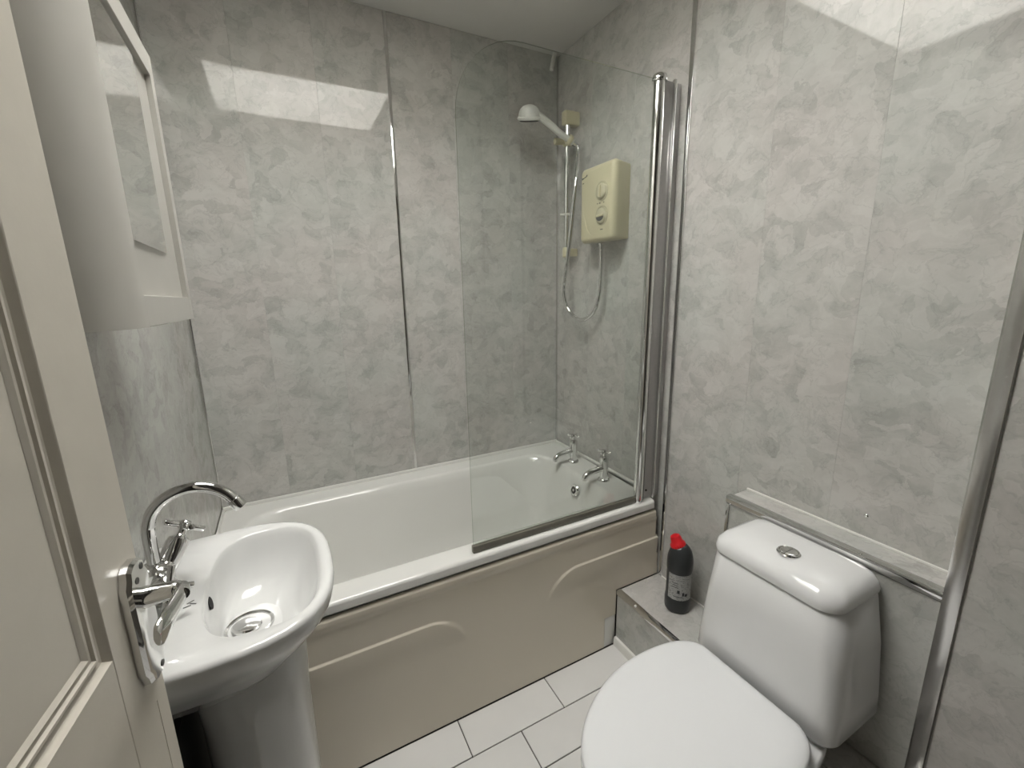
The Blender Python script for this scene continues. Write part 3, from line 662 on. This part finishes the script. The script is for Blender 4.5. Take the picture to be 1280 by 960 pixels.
loft(bm, [ped(0.001, 0.092, 0.098), ped(0.03, 0.090, 0.095), ped(0.08, 0.082, 0.086), ped(0.35, 0.080, 0.084), ped(0.60, 0.082, 0.088), ped(0.70, 0.086, 0.094), ped(0.73, 0.070, 0.078)])
link('pedestal', bm, BASINWHITE, bs, smooth=60)
WCX, WCY = -1.268, YC+0.006
bm = new(); lathe(bm, (WCX, WCY, 0.7272), (0, 0, 1), [(0.0385, 0), (0.0385, 0.004), (0.0365, 0.006), (0.033, 0.005), (0.0315, 0.0005), (0.001, 0.0005)], 30); dr = link('waste', bm, CHROME, bs)
bm = new(); lathe(bm, (WCX, WCY, 0.7280), (0, 0, 1), [(0.0312, 0), (0.0312, 0.0004), (0.001, 0.0005)], 24); link('waste_gap', bm, BLACK, dr)
bm = new(); lathe(bm, (WCX-0.004, WCY-0.003, 0.7285), (0.12, 0.12, 1), [(0.021, 0), (0.023, 0.006), (0.021, 0.0085), (0.012, 0.0095), (0.001, 0.010)], 26); link('waste_plug', bm, CHROME, dr)
bm = new(); lathe(bm, (-1.3185, YC-0.006, 0.801), (1, 0, 0.22), [(0.0105, 0), (0.0105, 0.006), (0.001, 0.0063)], 16)
link('overflow_hole', bm, BLACK, bs)
bm = new()
for dx, dy, a in ((0.0, 0.0, 0.6), (0.004, -0.006, -0.5), (-0.003, -0.010, 0.2)):
    c = Vector((-1.332+dx, -1.000+dy, BZT+0.0003)); d = Vector((math.cos(a), math.sin(a), 0)); e = Vector((-d.y, d.x, 0))
    q = [c+d*0.005+e*0.0009, c-d*0.005+e*0.0009, c-d*0.005-e*0.0009, c+d*0.005-e*0.0009]
    loft(bm, [q, [p+Vector((0, 0, 0.0004)) for p in q]])
link('printed_mark', bm, INK, bs)

bm = new()  # added black block that keeps the gap beside the pedestal dark
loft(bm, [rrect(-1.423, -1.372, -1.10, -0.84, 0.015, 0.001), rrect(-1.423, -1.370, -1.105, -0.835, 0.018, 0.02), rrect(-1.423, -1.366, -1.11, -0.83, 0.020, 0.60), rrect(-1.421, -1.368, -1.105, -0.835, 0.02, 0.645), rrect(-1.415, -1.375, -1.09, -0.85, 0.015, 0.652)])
tag(link('dark_gap_filler', bm, BLACK), 'black filler block added to darken the gap between the pedestal and the left wall', 'filler')

# basin tap
tp = thing('basin_mixer_tap', (-1.374, -0.965, BZT), 'chrome swan-neck mixer tap with cross handles on the basin', 'tap')
tx, ty = -1.374, -0.965
bm = new(); lathe(bm, (tx, ty, BZT), (0, 0, 1), [(0.026, 0), (0.026, 0.005), (0.0225, 0.009), (0.0225, 0.040), (0.0235, 0.043), (0.0235, 0.052), (0.019, 0.057), (0.0125, 0.061)], 24); link('body', bm, CHROME, tp)
bm = new(); sp = [(tx, ty, BZT+0.055), (tx, ty, BZT+0.09), (tx+0.001, ty, BZT+0.118)]
cx, cz, rad = tx+0.0605, BZT+0.112, 0.0595
for a in range(170, 24, -12): sp.append((cx+rad*math.cos(math.radians(a)), ty, cz+rad*math.sin(math.radians(a))))
tube(bm, spline(sp, 3), 0.0088, 16); link('spout', bm, CHROME, tp)
e1 = Vector(sp[-1]); e0 = Vector(sp[-2]); dd = (e1-e0).normalized()
bm = new(); cyl(bm, e1-dd*0.002, e1+dd*0.016, 0.0105, n=18, bev=0.001); link('aerator', bm, CHROME, tp)
for s, tip in ((1, Vector((-1.342, -0.932, 0.915))), (-1, Vector((-1.350, -1.022, 0.878)))):
    b0 = Vector((tx, ty, BZT+0.024)); d, u, w = basis(tip-b0)
    bm = new(); L_ = (tip-b0).length
    lathe(bm, b0, d, [(0.013, 0), (0.014, 0.015), (0.0155, L_*0.45), (0.0165, L_*0.8), (0.015, L_*0.9), (0.009, L_*0.95), (0.006, L_), (0.006, L_+0.008)], 20); va = link('valve', bm, CHROME, tp)
    hub = tip+d*0.012
    bm = new(); lathe(bm, hub-d*0.006, d, [(0.008, 0), (0.010, 0.004), (0.010, 0.010), (0.007, 0.014), (0.001, 0.015)], 16)
    for k in range(4):
        a = math.radians(20+90*k); q = u*math.cos(a)+w*math.sin(a); cyl(bm, hub+q*0.006, hub+q*0.030, 0.0045, 0.0050, n=10, bev=0.001)
    link('cross_handle', bm, CHROME, va)

# ================================================================== CABINET
cab = thing('wall_cabinet', (-1.40, -0.95, 1.24), 'white bow-sided wall cabinet with a mirrored door above the basin', 'cabinet')
CZ0, CZ1 = 1.262, 1.678
YR, YN, XF = -0.757, -1.140, -1.318
def plan(off, y_end=None, k=10, start=YR):
    # front outline in plan from the far end, round the near corner, to the wall
    r = 0.055+off; xf = XF+off; yn = YN-off
    pts = [(xf, start), (xf, (start+yn+r)/2)]
    for i in range(k+1):
        a = math.radians(90*i/k); pts.append((xf-r+r*math.cos(a), yn+r-r*math.sin(a)))
    pts.append((LX+0.0005, yn))
    return pts
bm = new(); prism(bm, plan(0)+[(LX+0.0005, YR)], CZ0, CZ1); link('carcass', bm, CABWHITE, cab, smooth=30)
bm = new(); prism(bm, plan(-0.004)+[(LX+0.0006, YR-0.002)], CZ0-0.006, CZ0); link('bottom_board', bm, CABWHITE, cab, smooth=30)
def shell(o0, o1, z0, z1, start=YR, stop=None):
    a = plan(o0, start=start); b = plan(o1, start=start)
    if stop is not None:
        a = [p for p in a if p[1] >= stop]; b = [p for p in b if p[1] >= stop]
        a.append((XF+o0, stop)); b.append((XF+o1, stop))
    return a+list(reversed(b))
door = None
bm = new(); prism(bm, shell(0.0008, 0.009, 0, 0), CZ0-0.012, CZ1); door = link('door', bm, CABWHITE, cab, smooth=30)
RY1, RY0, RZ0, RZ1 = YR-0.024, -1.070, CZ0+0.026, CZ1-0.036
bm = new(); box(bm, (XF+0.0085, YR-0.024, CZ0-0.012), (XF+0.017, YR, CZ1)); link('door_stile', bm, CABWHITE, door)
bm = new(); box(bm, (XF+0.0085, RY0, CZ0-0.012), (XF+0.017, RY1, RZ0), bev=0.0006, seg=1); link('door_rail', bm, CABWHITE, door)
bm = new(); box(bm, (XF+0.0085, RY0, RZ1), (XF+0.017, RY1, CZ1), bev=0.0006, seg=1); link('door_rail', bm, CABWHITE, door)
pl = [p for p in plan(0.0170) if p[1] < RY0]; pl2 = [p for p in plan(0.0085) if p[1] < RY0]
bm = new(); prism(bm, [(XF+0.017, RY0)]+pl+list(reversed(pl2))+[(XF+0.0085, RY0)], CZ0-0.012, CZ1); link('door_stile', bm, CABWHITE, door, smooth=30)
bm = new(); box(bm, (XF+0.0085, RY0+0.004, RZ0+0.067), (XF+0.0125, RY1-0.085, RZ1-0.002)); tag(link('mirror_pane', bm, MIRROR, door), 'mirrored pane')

cab.rotation_euler.x = math.radians(-1.0); cab.location.z += 0.0034      # hangs slightly out of level

# ================================================================== ROOM DOOR
DA = math.radians(6.7); dv = Vector((math.sin(DA), math.cos(DA), 0)); dn = Vector((math.cos(DA), -math.sin(DA), 0))
P0 = Vector((-1.311, -1.274, 0))
def dp(s, n_, z): return P0+dv*s+dn*n_+Vector((0, 0, z))
def dbox(bm, s0, s1, n0, n1, z0, z1, bev=0.0, seg=2):
    box(bm, (s0, n0, z0), (s1, n1, z1), bev, seg)
    return bm
def dmap(bm):
    for v in bm.verts:
        s, n_, z = v.co; v.co = dp(s, n_, z)
    return bm
S0, S1 = -0.655, 0.027
drr = tag(thing('door_1', tuple(dp((S0+S1)/2, -0.02, 0.0))), 'white painted panel door standing open at the left edge', 'door', None, 'structure')
# leaf built as stiles, rails and recessed field panels
T = -0.035
ST = 0.072
bm = new(); dbox(bm, S1-ST, S1, T, 0, 0.008, 1.98, 0.0015, 1); dmap(bm); link('door_stile', bm, WHITEPAINT, drr)
bm = new(); dbox(bm, S0, S0+ST, T, 0, 0.008, 1.98, 0.0015, 1); dmap(bm); link('door_stile', bm, WHITEPAINT, drr)
for z0, z1 in ((0.008, 0.20), (0.78, 0.993), (1.88, 1.98)):
    bm = new(); dbox(bm, S0+ST, S1-ST, T, 0, z0, z1); dmap(bm); link('door_rail', bm, WHITEPAINT, drr)
for z0, z1 in ((0.20, 0.78), (0.993, 1.88)):
    a, b = S0+ST, S1-ST
    bm = new(); dbox(bm, a, b, T+0.012, -0.0065, z0, z1); dmap(bm)
    fp = link('field_panel', bm, WHITEPAINT, drr)
    # moulding: lofted frame round the panel, a groove and a bead
    bm = new(); rg = []
    for ins, dep in ((0.0, -0.0003), (0.0015, -0.002), (0.004, -0.0050), (0.007, -0.0062), (0.009, -0.0045), (0.011, -0.0030), (0.0135, -0.0030), (0.015, -0.0052), (0.0175, -0.0060), (0.020, -0.0040), (0.024, -0.0063)):
        rg.append([Vector((a+ins, dep, z0+ins)), Vector((b-ins, dep, z0+ins)), Vector((b-ins, dep, z1-ins)), Vector((a+ins, dep, z1-ins))])
    loft(bm, rg, cap0=False, cap1=False); dmap(bm); link('moulding', bm, WHITEPAINT, fp, smooth=25)
# lipping strip down the closing edge
bm = new(); dbox(bm, S1-0.022, S1-0.0205, -0.001, 0.0004, 0.01, 0.90); dmap(bm); link('edge_line', bm, WHITEPAINT, drr)
# lever handle on a long backplate
hz = 0.992
bm = new(); outl = []
hw, hh = 0.0195, 0.063
for (s, z) in [(-hw, -hh+0.018), (-hw+0.004, -hh+0.012), (-hw+0.006, -hh+0.004), (-0.006, -hh), (0.006, -hh), (hw-0.006, -hh+0.004), (hw-0.004, -hh+0.012), (hw, -hh+0.018), (hw, hh-0.018), (hw-0.004, hh-0.012), (hw-0.006, hh-0.004), (0.006, hh), (-0.006, hh), (-hw+0.006, hh-0.004), (-hw+0.004, hh-0.012), (-hw, hh-0.018)]:
    outl.append((s, z))
hs0 = 0.003
loft(bm, [[Vector((hs0+s, 0.0005, hz+z)) for s, z in outl], [Vector((hs0+s, 0.006, hz+z)) for s, z in outl], [Vector((hs0+s*0.86, 0.009, hz+z*0.96)) for s, z in outl], [Vector((hs0+s*0.6, 0.0095, hz+z*0.9)) for s, z in outl]])
dmap(bm); plate = link('handle_plate', bm, CHROME, drr, smooth=30)
bm = new()
zl = 1.016
lev = [(hs0+0.004, 0.008, zl-0.002), (hs0+0.004, 0.018, zl-0.001), (hs0+0.003, 0.029, zl), (hs0+0.001, 0.037, zl), (hs0-0.008, 0.041, zl)]
tube(bm, [dp(*p) for p in spline(lev, 5)], 0.008, 14, lambda s: 0.0105-0.004*s)
link('lever_neck', bm, CHROME, plate)
bm = new()
def lring(s, h, d): return [Vector((s, 0.040+d*math.cos(a), zl+h*math.sin(a))) for a in [2*math.pi*i/16 for i in range(16)]]
loft(bm, [lring(hs0+0.006, 0.004, 0.003), lring(hs0+0.003, 0.0075, 0.005), lring(hs0-0.015, 0.0085, 0.005), lring(hs0-0.04, 0.0105, 0.0045), lring(hs0-0.060, 0.011, 0.004), lring(hs0-0.065, 0.007, 0.0025)])
dmap(bm); link('lever', bm, CHROME, plate, smooth=50)
for z in (hz+0.050, hz-0.050):
    for s in (-0.006, 0.006):
        bm = new(); p = dp(hs0+s*(1 if z > hz else -1), 0.0088, z+(0.004 if s > 0 else -0.004)); cyl(bm, p, p+dn*0.0012, 0.0032, n=10); link('screw', bm, DARK, plate)
        if z < hz: break

for o in list(COL.objects):
    if '_o' in o: del o['_o']
